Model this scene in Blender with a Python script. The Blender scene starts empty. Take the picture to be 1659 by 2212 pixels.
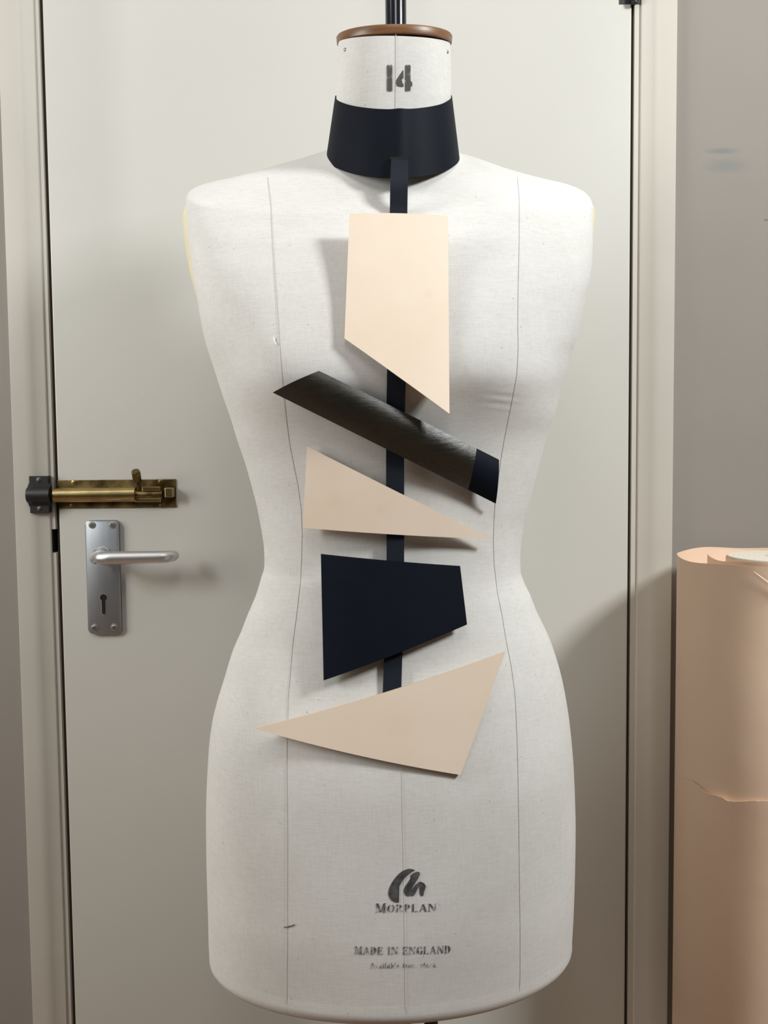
import bpy, bmesh, math, random
from mathutils import Vector, Matrix, noise

# ------------------------------------------------------------------ camera
W_PX, H_PX, F_PX = 1659, 2212, 1912.0
PITCH, ROLL = math.radians(3.5), math.radians(0.57)
CAM = Vector((0.0, -1.174, 1.13))
_d = Vector((0, math.cos(PITCH), -math.sin(PITCH)))
_r0 = Vector((1, 0, 0)); _u0 = Vector((0, math.sin(PITCH), math.cos(PITCH)))
_r = _r0 * math.cos(ROLL) - _u0 * math.sin(ROLL)
_u = _r0 * math.sin(ROLL) + _u0 * math.cos(ROLL)
scene = bpy.context.scene
col = scene.collection
cd = bpy.data.cameras.new('camera'); cam = bpy.data.objects.new('camera', cd); col.objects.link(cam)
m = Matrix.Identity(4)
for i in range(3):
    m[i][0], m[i][1], m[i][2], m[i][3] = _r[i], _u[i], -_d[i], CAM[i]
cam.matrix_world = m
cd.sensor_fit = 'VERTICAL'; cd.sensor_height = 24.0; cd.lens = F_PX / H_PX * 24.0
cd.clip_start = 0.02
scene.camera = cam

# ------------------------------------------------------------------ world, lamps, exposure
wd = bpy.data.worlds.new('world'); scene.world = wd; wd.use_nodes = True
wd.node_tree.nodes['Background'].inputs[0].default_value = (1.0, 0.9, 0.8, 1)
wd.node_tree.nodes['Background'].inputs[1].default_value = 0.05

def area(name, loc, target, sx, sy, watts, color):
    ld = bpy.data.lights.new(name, 'AREA'); ld.shape = 'RECTANGLE'; ld.size = sx; ld.size_y = sy
    ld.energy = watts; ld.color = color
    o = bpy.data.objects.new(name, ld); col.objects.link(o)
    o.location = loc
    o.rotation_euler = (Vector(target) - Vector(loc)).to_track_quat('-Z', 'Y').to_euler()
    return o
area('right_lamp_light', (1.32, -1.12, 2.12), (0.1, -0.2, 1.15), 0.30, 0.30, 33.5, (0.97, 1.0, 0.98))
area('left_lamp_light', (-1.25, -0.90, 1.68), (0.1, -0.2, 1.15), 0.26, 0.45, 9.4, (0.92, 0.99, 1.0))
area('left_added_light', (-2.0, -0.85, 1.48), (0.1, -0.2, 1.1), 0.5, 0.8, 14.5, (1.0, 0.90, 0.76))  # extra warm light added to balance brightness from the left; no window there
area('ceiling_lamp_light', (0.0, -1.20, 2.45), (0.1, -0.2, 1.15), 0.3, 1.2, 7.6, (1.0, 0.95, 0.93))
area('pole_streak_light', (-0.85, -0.85, 2.32), (0.0, -0.27, 1.3), 0.07, 0.5, 1.3, (0.92, 0.97, 1.0))  # small light added to put a left highlight streak on the pole
vs = scene.view_settings
vs.view_transform = 'Standard'; vs.look = 'None'; vs.gamma = 1.0; vs.use_curve_mapping = False
vs.exposure = 0.0

# ------------------------------------------------------------------ helpers
def at(px, py, Y):
    """point of the vertical plane y = Y seen at photograph pixel (px, py)"""
    v = _d + _r * ((px - W_PX / 2) / F_PX) - _u * ((py - H_PX / 2) / F_PX)
    return CAM + v * ((Y - CAM.y) / v.y)

def on_surface(px, py, fn, Y=-0.38):
    for _ in range(12):
        p = at(px, py, Y); Y = fn(p.x, p.z)
    return at(px, py, Y)

def link(o, parent=None):
    col.objects.link(o)
    if parent is not None: o.parent = parent
    return o

def tag(o, label=None, cat=None, group=None, kind=None):
    if label: o['label'] = label
    if cat: o['category'] = cat
    if group: o['group'] = group
    if kind: o['kind'] = kind
    return o

def empty(name, loc):
    o = bpy.data.objects.new(name, None); o.empty_display_size = 0.05; o.location = loc
    return link(o)

def obj(name, bm, mat, parent=None, smooth=False):
    me = bpy.data.meshes.new(name)
    bmesh.ops.recalc_face_normals(bm, faces=bm.faces)
    if parent is not None:
        bmesh.ops.translate(bm, verts=bm.verts, vec=-world_loc(parent))
    bm.to_mesh(me); bm.free()
    if mat: me.materials.append(mat)
    if smooth:
        for p in me.polygons: p.use_smooth = True
        if smooth != 'all': me.set_sharp_from_angle(angle=math.radians(smooth if smooth is not True else 40))
    return link(bpy.data.objects.new(name, me), parent)

def world_loc(o):
    v = Vector(o.location)
    while o.parent is not None:
        o = o.parent; v = v + Vector(o.location)
    return v

def add_box(bm, x0, x1, y0, y1, z0, z1, bevel=0.0, seg=2):
    r = bmesh.ops.create_cube(bm, size=1.0)
    vs_ = r['verts']
    for v in vs_:
        v.co = Vector((x0 + (v.co.x + .5) * (x1 - x0), y0 + (v.co.y + .5) * (y1 - y0), z0 + (v.co.z + .5) * (z1 - z0)))
    if bevel > 0:
        es = list({e for v in vs_ for e in v.link_edges})
        bmesh.ops.bevel(bm, geom=es, offset=bevel, segments=seg, affect='EDGES', profile=0.5)

def ring_loft(bm, rings, cap=True, closed=True):
    """rings: lists of points of equal count"""
    vr = [[bm.verts.new(p) for p in ring] for ring in rings]
    n = len(vr[0])
    for a, b in zip(vr[:-1], vr[1:]):
        for i in range(n if closed else n - 1):
            j = (i + 1) % n
            bm.faces.new((a[i], a[j], b[j], b[i]))
    if cap:
        bm.faces.new(vr[0]); bm.faces.new(vr[-1])
    return vr

def frame_of(axis):
    a = Vector(axis).normalized()
    h = Vector((0, 0, 1)) if abs(a.z) < .9 else Vector((1, 0, 0))
    s = a.cross(h).normalized(); t = a.cross(s).normalized()
    return a, s, t

def lathe(bm, origin, axis, prof, n=32):
    """prof: (distance along axis, radius); revolves round axis"""
    a, s, t = frame_of(axis); o = Vector(origin)
    rings = [[o + a * h + (s * math.cos(2 * math.pi * k / n) + t * math.sin(2 * math.pi * k / n)) * max(r, 1e-5)
              for k in range(n)] for h, r in prof]
    ring_loft(bm, rings)

def tube(bm, path, rad, n=16, squash=1.0):
    path = [Vector(p) for p in path]
    rings = []
    for i, p in enumerate(path):
        tg = (path[min(i + 1, len(path) - 1)] - path[max(i - 1, 0)]).normalized()
        a, s, t = frame_of(tg)
        r = rad[i] if isinstance(rad, (list, tuple)) else rad
        rings.append([p + s * math.cos(2 * math.pi * k / n) * r + t * math.sin(2 * math.pi * k / n) * r * squash for k in range(n)])
    ring_loft(bm, rings)

def prism(bm, outline, y0, y1, bevel=0.0):
    """outline of (x, z) extruded from y0 (front) to y1"""
    a = [bm.verts.new((x, y0, z)) for x, z in outline]
    b = [bm.verts.new((x, y1, z)) for x, z in outline]
    n = len(a)
    f = bm.faces.new(a); bm.faces.new(b)
    for i in range(n):
        bm.faces.new((a[i], a[(i + 1) % n], b[(i + 1) % n], b[i]))
    if bevel > 0:
        bmesh.ops.bevel(bm, geom=list(f.edges), offset=bevel, segments=2, affect='EDGES', profile=0.5)

def round_rect(x0, x1, z0, z1, r, n=6):
    pts = []
    for cx, cz, a0 in ((x1 - r, z1 - r, 0), (x0 + r, z1 - r, 90), (x0 + r, z0 + r, 180), (x1 - r, z0 + r, 270)):
        for k in range(n + 1):
            a = math.radians(a0 + 90 * k / n)
            pts.append((cx + r * math.cos(a), cz + r * math.sin(a)))
    return pts

def interp(keys, z):
    """monotone-ish cubic through (z, value) keys sorted by z"""
    if z <= keys[0][0]: return keys[0][1]
    if z >= keys[-1][0]: return keys[-1][1]
    for i in range(len(keys) - 1):
        if keys[i][0] <= z <= keys[i + 1][0]: break
    (x0, y0), (x1, y1) = keys[i], keys[i + 1]
    h = x1 - x0; s = (y1 - y0) / h
    def tang(k):
        if k == 0 or k == len(keys) - 1: return 0.0 if k else (keys[1][1] - keys[0][1]) / (keys[1][0] - keys[0][0])
        d0 = (keys[k][1] - keys[k - 1][1]) / (keys[k][0] - keys[k - 1][0])
        d1 = (keys[k + 1][1] - keys[k][1]) / (keys[k + 1][0] - keys[k][0])
        if d0 * d1 <= 0: return 0.0
        return 2 * d0 * d1 / (d0 + d1)
    m0, m1 = tang(i), tang(i + 1)
    t = (z - x0) / h
    return ((1 + 2 * t) * (1 - t) ** 2) * y0 + t * (1 - t) ** 2 * h * m0 + t * t * (3 - 2 * t) * y1 + t * t * (t - 1) * h * m1

def sstep(a, b, x):
    t = min(1, max(0, (x - a) / (b - a))); return t * t * (3 - 2 * t)

# ------------------------------------------------------------------ materials
class Mat:
    def __init__(self, name, base, rough=0.5, metal=0.0, spec=0.5):
        self.m = bpy.data.materials.new(name); self.m.use_nodes = True
        self.nt = self.m.node_tree; self.b = self.nt.nodes['Principled BSDF']
        self.b.inputs['Base Color'].default_value = (*base, 1)
        self.b.inputs['Roughness'].default_value = rough
        self.b.inputs['Metallic'].default_value = metal
        self.b.inputs['Specular IOR Level'].default_value = spec
        self.base = base
    def n(self, t, **kw):
        x = self.nt.nodes.new(t)
        for k, v in kw.items():
            if k in x.inputs: x.inputs[k].default_value = v
            else: setattr(x, k, v)
        return x
    def l(self, a, b): self.nt.links.new(a, b)
    def coords(self, scale=(1, 1, 1), rot=(0, 0, 0)):
        tc = self.n('ShaderNodeTexCoord'); mp = self.n('ShaderNodeMapping')
        mp.inputs['Scale'].default_value = scale; mp.inputs['Rotation'].default_value = rot
        self.l(tc.outputs['Object'], mp.inputs['Vector']); return mp.outputs['Vector']
    def noise(self, scale, vec=None, detail=3, rough=.55):
        x = self.n('ShaderNodeTexNoise'); x.inputs['Scale'].default_value = scale
        x.inputs['Detail'].default_value = detail; x.inputs['Roughness'].default_value = rough
        self.l(vec if vec is not None else self.coords(), x.inputs['Vector']); return x.outputs['Fac']
    def ramp(self, fac, stops):
        x = self.n('ShaderNodeValToRGB')
        el = x.color_ramp.elements
        while len(el) < len(stops): el.new(0.5)
        for e, (p, c) in zip(el, stops):
            e.position = p; e.color = (*c, 1) if len(c) == 3 else c
        self.l(fac, x.inputs['Fac']); return x.outputs['Color']
    def mul(self, a, b, fac=1.0):
        x = self.n('ShaderNodeMix'); x.data_type = 'RGBA'; x.blend_type = 'MULTIPLY'
        x.inputs['Factor'].default_value = fac
        self.l(a, x.inputs['A']); self.l(b, x.inputs['B']); return x.outputs['Result']
    def color(self, out): self.l(out, self.b.inputs['Base Color'])
    def bump(self, fac, strength=.1, dist=.001, prev=None):
        x = self.n('ShaderNodeBump'); x.inputs['Strength'].default_value = strength; x.inputs['Distance'].default_value = dist
        self.l(fac, x.inputs['Height'])
        if prev is not None: self.l(prev, x.inputs['Normal'])
        self.l(x.outputs['Normal'], self.b.inputs['Normal']); return x.outputs['Normal']

def tint(c, k): return tuple(max(0, min(1, v * k)) for v in c)

def mottled(name, base, rough, lo=.94, hi=1.04, scale=6, bump=.05, bscale=220, metal=0, spec=.5, bdist=.0006):
    M = Mat(name, base, rough, metal, spec)
    M.color(M.ramp(M.noise(scale), [(.3, tint(base, lo)), (.7, tint(base, hi))]))
    if bump: M.bump(M.noise(bscale, detail=4), bump, bdist)
    return M

door_paint = mottled('door_paint', (.56, .551, .517), .42, .97, 1.02, 2.5, .10, 60).m
frame_paint = mottled('frame_paint', (.54, .516, .466), .35, .96, 1.03, 5, .10, 40).m
# wall: matt grey beige emulsion with two rubbed grey smudges
WM = Mat('wall_paint', (.50, .44, .39), .85, 0, .2)
_c = WM.ramp(WM.noise(3.0), [(.3, (.262, .240, .219)), (.7, (.284, .26, .238))])
def smudge(M, colr, centre, size, amount, tone=(.40, .40, .39)):
    tc = M.n('ShaderNodeTexCoord'); mp = M.n('ShaderNodeMapping')
    mp.inputs['Location'].default_value = tuple(-c / s for c, s in zip(centre, size))
    mp.inputs['Scale'].default_value = tuple(1 / s for s in size)
    M.l(tc.outputs['Object'], mp.inputs['Vector'])
    nz = M.n('ShaderNodeTexNoise'); nz.inputs['Scale'].default_value = 1.6
    M.l(mp.outputs['Vector'], nz.inputs['Vector'])
    ad = M.n('ShaderNodeVectorMath', operation='ADD'); M.l(mp.outputs['Vector'], ad.inputs[0])
    sc = M.n('ShaderNodeVectorMath', operation='MULTIPLY_ADD'); sc.inputs[1].default_value = (.8, .8, .8); sc.inputs[2].default_value = (-.4, -.4, -.4)
    M.l(nz.outputs['Color'], sc.inputs[0]); M.l(sc.outputs[0], ad.inputs[1])
    ln = M.n('ShaderNodeVectorMath', operation='LENGTH'); M.l(ad.outputs[0], ln.inputs[0])
    mr = M.n('ShaderNodeMapRange'); mr.inputs['From Min'].default_value = 1.1; mr.inputs['From Max'].default_value = .25
    mr.inputs['To Max'].default_value = amount; M.l(ln.outputs['Value'], mr.inputs['Value'])
    mx = M.n('ShaderNodeMix'); mx.data_type = 'RGBA'; M.l(mr.outputs['Result'], mx.inputs['Factor'])
    M.l(colr, mx.inputs['A']); mx.inputs['B'].default_value = (*tone, 1)
    return mx.outputs['Result']
_p1, _p2, _p3 = at(1560, 326, .001), at(1570, 358, .001), at(1655, 475, .001)
_c = smudge(WM, _c, _p1, (.026, .05, .0045), .85, (.195, .203, .20))
_c = smudge(WM, _c, _p2, (.034, .05, .011), .65, (.208, .214, .21))
_c = smudge(WM, _c, _p3, (.004, .05, .0012), .9, (.12, .10, .09))
WM.color(_c); WM.bump(WM.noise(140, detail=4), .12, .0008)
wall_paint = WM.m
ceiling_paint = mottled('ceiling_paint', (.80, .79, .76), .9, bump=0).m
FM = Mat('floor_boards', (.32, .20, .12), .55)
_w = FM.n('ShaderNodeTexWave'); _w.inputs['Scale'].default_value = 3.2; _w.inputs['Distortion'].default_value = 3
FM.l(FM.coords((1, .12, 1)), _w.inputs['Vector'])
FM.color(FM.ramp(_w.outputs['Fac'], [(.1, (.22, .13, .08)), (.9, (.30, .19, .12))])); floor_mat = FM.m
dark_gap = Mat('gap_shade', (.055, .038, .022), .8).m  # dark brown that paints the shade inside the door gaps

# linen: off-white plain weave with slubs
LM = Mat('linen', (.80, .79, .77), .95, 0, .15)
vh = LM.noise(1.0, LM.coords((90, 90, 900)), 4, .7)
vv = LM.noise(1.0, LM.coords((900, 500, 60)), 4, .7)
mot = LM.noise(9.0, detail=5)
c1 = LM.ramp(vh, [(.28, (.645, .637, .623)), (.62, (.72, .714, .702))])
c2 = LM.ramp(vv, [(.25, (.925, .92, .915)), (.6, (1, 1, 1))])
c3 = LM.ramp(mot, [(.3, (.90, .895, .885)), (.7, (1, 1, 1))])
spk = LM.ramp(LM.noise(260, detail=2), [(.22, (.72, .70, .68)), (.30, (1, 1, 1))])
LM.color(LM.mul(LM.mul(LM.mul(c1, c2), c3), spk))
nb = LM.bump(vh, .14, .0005); LM.bump(vv, .12, .0005, nb)
linen = LM.m
seam_mat = Mat('seam_thread', (.50, .485, .47), .9).m
faint_seam = Mat('faint_seam', (.62, .605, .585), .9).m
SM = Mat('stamp_ink', (.055, .058, .062), .8, 0, .2)
SM.color(SM.ramp(SM.noise(160, detail=4), [(.3, (.035, .038, .042)), (.75, (.12, .12, .12))])); ink = SM.m
def worn_ink(name, lo, hi, scale):
    M = Mat(name, (.09, .085, .085), .85, 0, .15)
    tr = M.n('ShaderNodeBsdfTransparent'); mx = M.n('ShaderNodeMixShader')
    f = M.ramp(M.noise(scale, detail=5, rough=.65), [(lo, (0, 0, 0)), (hi, (1, 1, 1))])
    M.l(f, mx.inputs[0]); M.l(tr.outputs[0], mx.inputs[1]); M.l(M.b.outputs[0], mx.inputs[2])
    M.l(mx.outputs[0], M.nt.nodes['Material Output'].inputs['Surface'])
    return M.m
number_ink = worn_ink('number_ink', .22, .46, 260)
word_ink = worn_ink('word_ink', .30, .52, 230)
faded_ink = worn_ink('faded_ink', .29, .53, 240)
ghost_ink = worn_ink('ghost_ink', .39, .58, 190)

VM = Mat('natural_leather', (.84, .71, .58), .55, 0, .3)
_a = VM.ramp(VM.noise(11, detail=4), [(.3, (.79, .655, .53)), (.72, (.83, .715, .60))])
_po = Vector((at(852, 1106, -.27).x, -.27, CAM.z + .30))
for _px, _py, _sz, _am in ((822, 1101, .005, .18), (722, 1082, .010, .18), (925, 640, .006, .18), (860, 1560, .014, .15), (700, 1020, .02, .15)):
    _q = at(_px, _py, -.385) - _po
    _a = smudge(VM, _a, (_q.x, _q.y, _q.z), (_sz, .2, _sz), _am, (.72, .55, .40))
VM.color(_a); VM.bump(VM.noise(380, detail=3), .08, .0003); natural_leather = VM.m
veg_edge = mottled('leather_edge', (.55, .38, .25), .7).m
NV = Mat('navy_leather', (.006, .008, .013), .62, 0, .09)
NV.color(NV.ramp(NV.noise(14), [(.3, (.0036, .0054, .0098)), (.7, (.0055, .0082, .0148))]))
NV.bump(NV.noise(500, detail=2), .10, .0003); navy = NV.m
NS = Mat('navy_strap_leather', (.0125, .0165, .025), .6, 0, .16); NS.bump(NS.noise(500, detail=2), .1, .0003); navy_strap = NS.m
GM = Mat('burnished_leather', (.02, .02, .018), .3, 0, .65)
_g = GM.noise(1.0, GM.coords((60, 60, 420), (0, math.radians(-26), 0)), 6, .75)
GM.color(GM.ramp(GM.noise(18), [(.3, (.010, .010, .010)), (.55, (.019, .016, .010)), (.8, (.018, .016, .021))]))
GM.l(GM.ramp(_g, [(.25, (.18, .18, .18)), (.75, (.40, .40, .40))]), GM.b.inputs['Roughness'])
GM.bump(_g, .6, .0006)
burnished = GM.m

WD = Mat('cap_wood', (.30, .135, .05), .4)
WD.color(WD.ramp(WD.noise(1.0, WD.coords((18, 18, 300)), 4), [(.3, (.13, .056, .022)), (.7, (.21, .098, .040))])); cap_wood = WD.m
cream_plate = mottled('cream_plate', (.80, .72, .47), .45, bump=0).m
gloss_black = Mat('gloss_black', (.004, .006, .012), .17, 0, .7).m
black_iron = mottled('black_iron', (.010, .010, .011), .45, .8, 1.3, 40, .2, 300).m
BR = Mat('aged_brass', (.40, .28, .10), .30, 1.0)
BR.color(BR.ramp(BR.noise(45, detail=5), [(.3, (.075, .052, .022)), (.5, (.20, .145, .06)), (.75, (.34, .25, .11))]))
BR.l(BR.ramp(BR.noise(60), [(.3, (.30, .30, .30)), (.7, (.55, .55, .55))]), BR.b.inputs['Roughness']); brass = BR.m
bright_brass = mottled('rubbed_brass', (.46, .35, .16), .30, .8, 1.1, 50, .1, 200, metal=1).m
AL = Mat('brushed_aluminium', (.50, .52, .55), .50, 1.0)
AL.color(AL.ramp(AL.noise(1.0, AL.coords((300, 300, 8))), [(.3, (.33, .35, .38)), (.7, (.39, .41, .44))])); aluminium = AL.m
lever_metal = mottled('satin_aluminium', (.70, .70, .72), .40, .95, 1.03, 20, .04, 300, metal=1).m
screw_metal = mottled('screw_steel', (.33, .32, .30), .4, metal=1).m
dark_screw = mottled('dark_screw', (.10, .095, .09), .5, metal=1).m
void_black = Mat('void_black', (.004, .004, .004), .9).m
KP = Mat('kraft_paper', (.62, .40, .27), .75, 0, .2)
KP.color(KP.ramp(KP.noise(4, detail=4), [(.3, (.79, .585, .435)), (.7, (.85, .64, .485))])); KP.bump(KP.noise(9, detail=3), .25, .006); kraft = KP.m
kraft_in = mottled('kraft_inside', (.72, .48, .34), .8, bump=0).m
PE = Mat('paper_end', (.72, .66, .57), .85)
_rw = PE.n('ShaderNodeTexWave'); _rw.wave_type = 'RINGS'; _rw.rings_direction = 'Z'; _rw.inputs['Scale'].default_value = 55; _rw.inputs['Distortion'].default_value = .5
PE.l(PE.coords(), _rw.inputs['Vector'])
PE.color(PE.ramp(_rw.outputs['Fac'], [(.2, (.67, .61, .525)), (.8, (.74, .69, .60))])); paper_end = PE.m

# ------------------------------------------------------------------ the room
YW = 0.001                                    # wall face; the door face is y = 0
XL, XR = at(127, 1106, 0).x, at(1357, 1106, 0).x          # door edges
GL, GR = at(118.5, 1106, 0).x, at(1363.5, 1106, 0).x      # lining edges
TL, TR = at(105, 1106, -.008).x, at(1379, 1106, -.008).x  # architrave inner edges
OL, OR_ = at(33, 1106, -.008).x, at(1452, 1106, -.008).x  # architrave outer edges
DH, DT = 1.981, 0.04

def struct(name, bm, mat, parent=None, label=None, smooth=False):
    o = obj(name, bm, mat, parent, smooth); 
    if parent is None: o['kind'] = 'structure'
    if label: o['label'] = label
    return o

bm = bmesh.new()                               # wall with the doorway cut out
add_box(bm, -2.6, GL - .02, YW, .14, 0, 2.5); add_box(bm, GR + .02, 3.4, YW, .14, 0, 2.5)
add_box(bm, GL - .02, GR + .02, YW, .14, DH + .03, 2.5)
struct('wall_front', bm, wall_paint, label='matt grey beige wall round the cream door')
bm = bmesh.new(); add_box(bm, -2.7, -2.6, -5.0, .14, 0, 2.5); struct('wall_left', bm, wall_paint, label='grey beige side wall left of the door')
bm = bmesh.new(); add_box(bm, 3.4, 3.5, -5.0, .14, 0, 2.5); struct('wall_right', bm, wall_paint, label='grey beige side wall right of the door')
bm = bmesh.new(); add_box(bm, -2.7, 3.5, -5.1, -5.0, 0, 2.5); struct('wall_back', bm, wall_paint, label='grey beige wall opposite the door')
bm = bmesh.new(); add_box(bm, -2.7, 3.5, -5.1, .3, -.1, 0); struct('floor', bm, floor_mat, label='brown boarded floor')
bm = bmesh.new(); add_box(bm, -2.7, 3.5, -5.1, .3, 2.5, 2.6); struct('ceiling', bm, ceiling_paint, label='off-white ceiling')

bm = bmesh.new(); add_box(bm, XL, XR, 0, DT, .006, DH, .0015)
door = struct('door_1', bm, door_paint, label='flush cream painted door behind the dress form')
# lining of the frame (with the latch recess) and dark strips standing in for the gap shade
zs0, zs1 = at(122, 1194, 0).z, at(119, 1143, 0).z
bm = bmesh.new()
add_box(bm, GL - .02, GL, 0, .14, 0, zs0); add_box(bm, GL - .02, GL, 0, .14, zs1, DH + .005)
add_box(bm, GL - .02, GL - .0058, 0, .14, zs0, zs1)
add_box(bm, GR, GR + .02, 0, .14, 0, DH + .005)
add_box(bm, GL - .02, GR + .02, 0, .14, DH + .005, DH + .03)
lining = struct('trim_1', bm, frame_paint, label='cream painted door lining round the door')
bm = bmesh.new()
add_box(bm, GL, XL - .0003, .007, .055, 0, DH); add_box(bm, XR + .0003, GR, .007, .055, 0, DH)
obj('gap_shade_strip', bm, dark_gap, lining)
bm = bmesh.new(); add_box(bm, GL - .0055, GL - .004, .001, .03, zs0 + .001, zs1 - .001); obj('strike_plate', bm, black_iron, lining)

def architrave(name, x_in, x_out, label):
    s = 1 if x_out > x_in else -1
    # moulded section: quirk, rounded inner edge, flat face, outer edge
    w = abs(x_out - x_in)
    prof = [(0, .012), (0, -.0014), (.0008, -.0026), (.0024, -.0032), (w * .32, -.0046), (w * .36, -.0058), (w * .6, -.0080), (w - .0006, -.0095), (w, -.0089), (w, .012)]
    bm = bmesh.new()
    rings = [[(x_in + s * u, y, z) for u, y in prof] for z in (0, DH + .03)]
    ring_loft(bm, rings)
    return struct(name, bm, frame_paint, label=label, smooth=30)
arc_l = architrave('trim_2', TL, OL, 'cream architrave on the bolt side of the door')
arc_r = architrave('trim_3', TR, OR_, 'cream architrave on the hinge side of the door')
bm = bmesh.new(); add_box(bm, OL, OR_, -.009, YW, DH + .03, DH + .085, .002); struct('trim_4', bm, frame_paint, label='cream architrave above the door')
bm = bmesh.new(); add_box(bm, OR_, 3.4, 0, YW, 0, .10, .003); struct('baseboard_right', bm, frame_paint, label='cream skirting right of the door')
bm = bmesh.new(); add_box(bm, -2.6, OL, 0, YW, 0, .10, .003); struct('baseboard_left', bm, frame_paint, label='cream skirting left of the door')
# the strips of frame between the gap and the architraves are the lining's front faces (y = 0)

# ---- hinge, top right
hz = at(1374, 9, 0).z; hx = (XR + GR) / 2
bm = bmesh.new()
for k in range(5):
    lathe(bm, (hx, -.006, hz + .02 * k), (0, 0, 1), [(0, .0), (0, .0052), (.0193, .0052), (.0193, 0)], 16)
lathe(bm, (hx, -.006, hz - .003), (0, 0, 1), [(0, .002), (.001, .0045), (.003, .0045)], 16)
add_box(bm, hx - .018, hx, -.0010, .0004, hz, hz + .1); add_box(bm, hx, hx + .012, -.0010, .0004, hz, hz + .1)
obj('hinge', bm, black_iron, door, 40)['label'] = 'black hinge knuckle at the top right'

# ---- screws
def screw(parent, x, z, y, r, mat=screw_metal, ang=.6, name='screw'):
    bm = bmesh.new()
    lathe(bm, (x, y, z), (0, -1, 0), [(0, r), (.0006, r), (.0012, r * .75), (.0012, 0)], 16)
    c, s = math.cos(ang), math.sin(ang); L, h = r * .9, r * .14
    p = [(x + c * a - s * b, z + s * a + c * b) for a, b in ((-L, -h), (L, -h), (L, h), (-L, h))]
    prism(bm, p, y - .0013, y - .0011)
    return obj(name, bm, mat, parent, 35)

# ---- lever handle on its long plate
hx0, hx1 = at(190, 1245, 0).x, at(262, 1245, 0).x
hz0, hz1 = at(228, 1368, 0).z, at(222, 1123, 0).z
PT = .006
bm = bmesh.new(); prism(bm, round_rect(hx0, hx1, hz0, hz1, .006), -PT, 0, .0022)
plate = obj('handle_plate', bm, aluminium, door, 35); plate['label'] = 'brushed aluminium long plate with keyhole'
for (px, py), a in zip(((199, 1134), (243, 1134), (204, 1356), (247, 1355)), (.3, -.8, .9, .2)):
    p = at(px, py, -PT)
    bm = bmesh.new(); lathe(bm, (p.x, -PT, p.z), (0, -1, 0), [(0, .0047), (.0005, .0047), (.0006, .0038), (.0002, .0036)], 24)
    obj('screw_cup', bm, lever_metal, plate, 35)
    screw(plate, p.x, p.z, -PT, .0034, screw_metal, a)
p = at(224, 1302, -PT)
def keyhole(g):
    pts = []
    R, hw, dz = .0046 + g, .0024 + g, .0155 + g
    a0 = math.asin(hw / R)
    for k in range(25):
        a = -math.pi / 2 + a0 + (2 * math.pi - 2 * a0) * k / 24
        pts.append((p.x + R * math.cos(a), p.z + .007 + R * math.sin(a)))
    for k in range(9):
        a = math.pi + math.pi * k / 8
        pts.append((p.x + hw * math.cos(a), p.z - dz + hw + hw * math.sin(a)))
    return pts
bm = bmesh.new(); prism(bm, keyhole(.0008), -PT - .0003, -PT + .001); obj('keyhole_rim', bm, lever_metal, plate)
bm = bmesh.new(); prism(bm, keyhole(0), -PT - .0005, -PT + .001); obj('keyhole', bm, void_black, plate)
hub = at(222, 1197, -PT)
bm = bmesh.new()
lathe(bm, (hub.x, -PT + .001, hub.z), (0, -1, 0), [(0, 0), (0, .0105), (.003, .0105), (.004, .0095), (.018, .0085), (.018, 0)], 32)
obj('lever_collar', bm, lever_metal, plate, 35)
e = at(372, 1205, -.045); s_ = at(203, 1206, -.045); mz = s_.z
path = [(hub.x - .006, -.022, hub.z - .004), (s_.x + .004, -.030, mz + .001), (s_.x + .0075, -.040, mz)]
X0 = s_.x + .0085
for k in range(1, 15):
    t = k / 14
    path.append((X0 + (e.x - .0085 - X0) * t, -.045 + .001 * t, mz + .0008 * t))
path += [(e.x - .005, -.041, mz + .001), (e.x - .001, -.034, mz + .0011), (e.x + .0002, -.028, mz + .0012)]
rad = [.0075, .0086, .0090] + [.0089 - .0012 * (k / 14) for k in range(1, 15)] + [.0075, .0070, .0055]
# rounded left end
bm = bmesh.new()
ell = [Vector(p_) for p_ in path]
tube(bm, ell, rad, 20)
lathe(bm, (X0 + .001, -.0425, mz), (-1, .25, 0), [(-.004, .0089), (0, .0090), (.004, .0081), (.0068, .0056), (.0080, .002), (.0083, 0)], 20)
obj('lever', bm, lever_metal, plate, 50)['label'] = 'rounded satin lever with a returned end'

# ---- brass barrel bolt
bx0, bx1 = at(126, 1067, 0).x, at(381, 1065, 0).x
bz0, bz1 = at(255, 1097, 0).z, at(255, 1036, 0).z
bm = bmesh.new(); add_box(bm, bx0, bx1, -.002, 0, bz0, bz1, .0006)
bolt = obj('barrel_bolt', bm, brass, door); bolt['label'] = 'tarnished brass barrel bolt shot across the gap'
bz = (at(200, 1069, -.008).z); by = -.009
def X(px): return at(px, 1068, by).x
bm = bmesh.new()
lathe(bm, (X(118), by, bz), (1, 0, 0), [(0, 0), (0, .0095), (X(294) - X(118), .0095), (X(294) - X(118), 0)], 32)
add_box(bm, X(126), X(294), -.009, -.0015, bz - .0095, bz + .0095)
obj('bolt_barrel', bm, bright_brass, bolt, 35)
bm = bmesh.new()
xe = X(352) - X(66)
lathe(bm, (X(66), by, bz), (1, 0, 0), [(0, 0), (0, .0055), (.001, .0062), (xe, .0062), (xe, 0)], 24)
obj('bolt_rod', bm, brass, bolt, 35)
bm = bmesh.new()                                # slotted guide and end block
add_box(bm, X(310), X(349), -.0155, -.0015, bz + .0045, bz + .0100, .0006)
add_box(bm, X(294), X(349), -.0135, -.0015, bz - .0100, bz - .0050, .0006)
obj('bolt_guide', bm, bright_brass, bolt)
bm = bmesh.new(); add_box(bm, X(359), X(376), -.0165, -.0015, bz - .004, bz + .0085, .0008)
obj('bolt_end', bm, bright_brass, bolt)
k0 = Vector((at(299, 1050, -.012).x, -.010, bz + .003)); k1 = at(293, 1017, -.030)
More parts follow.
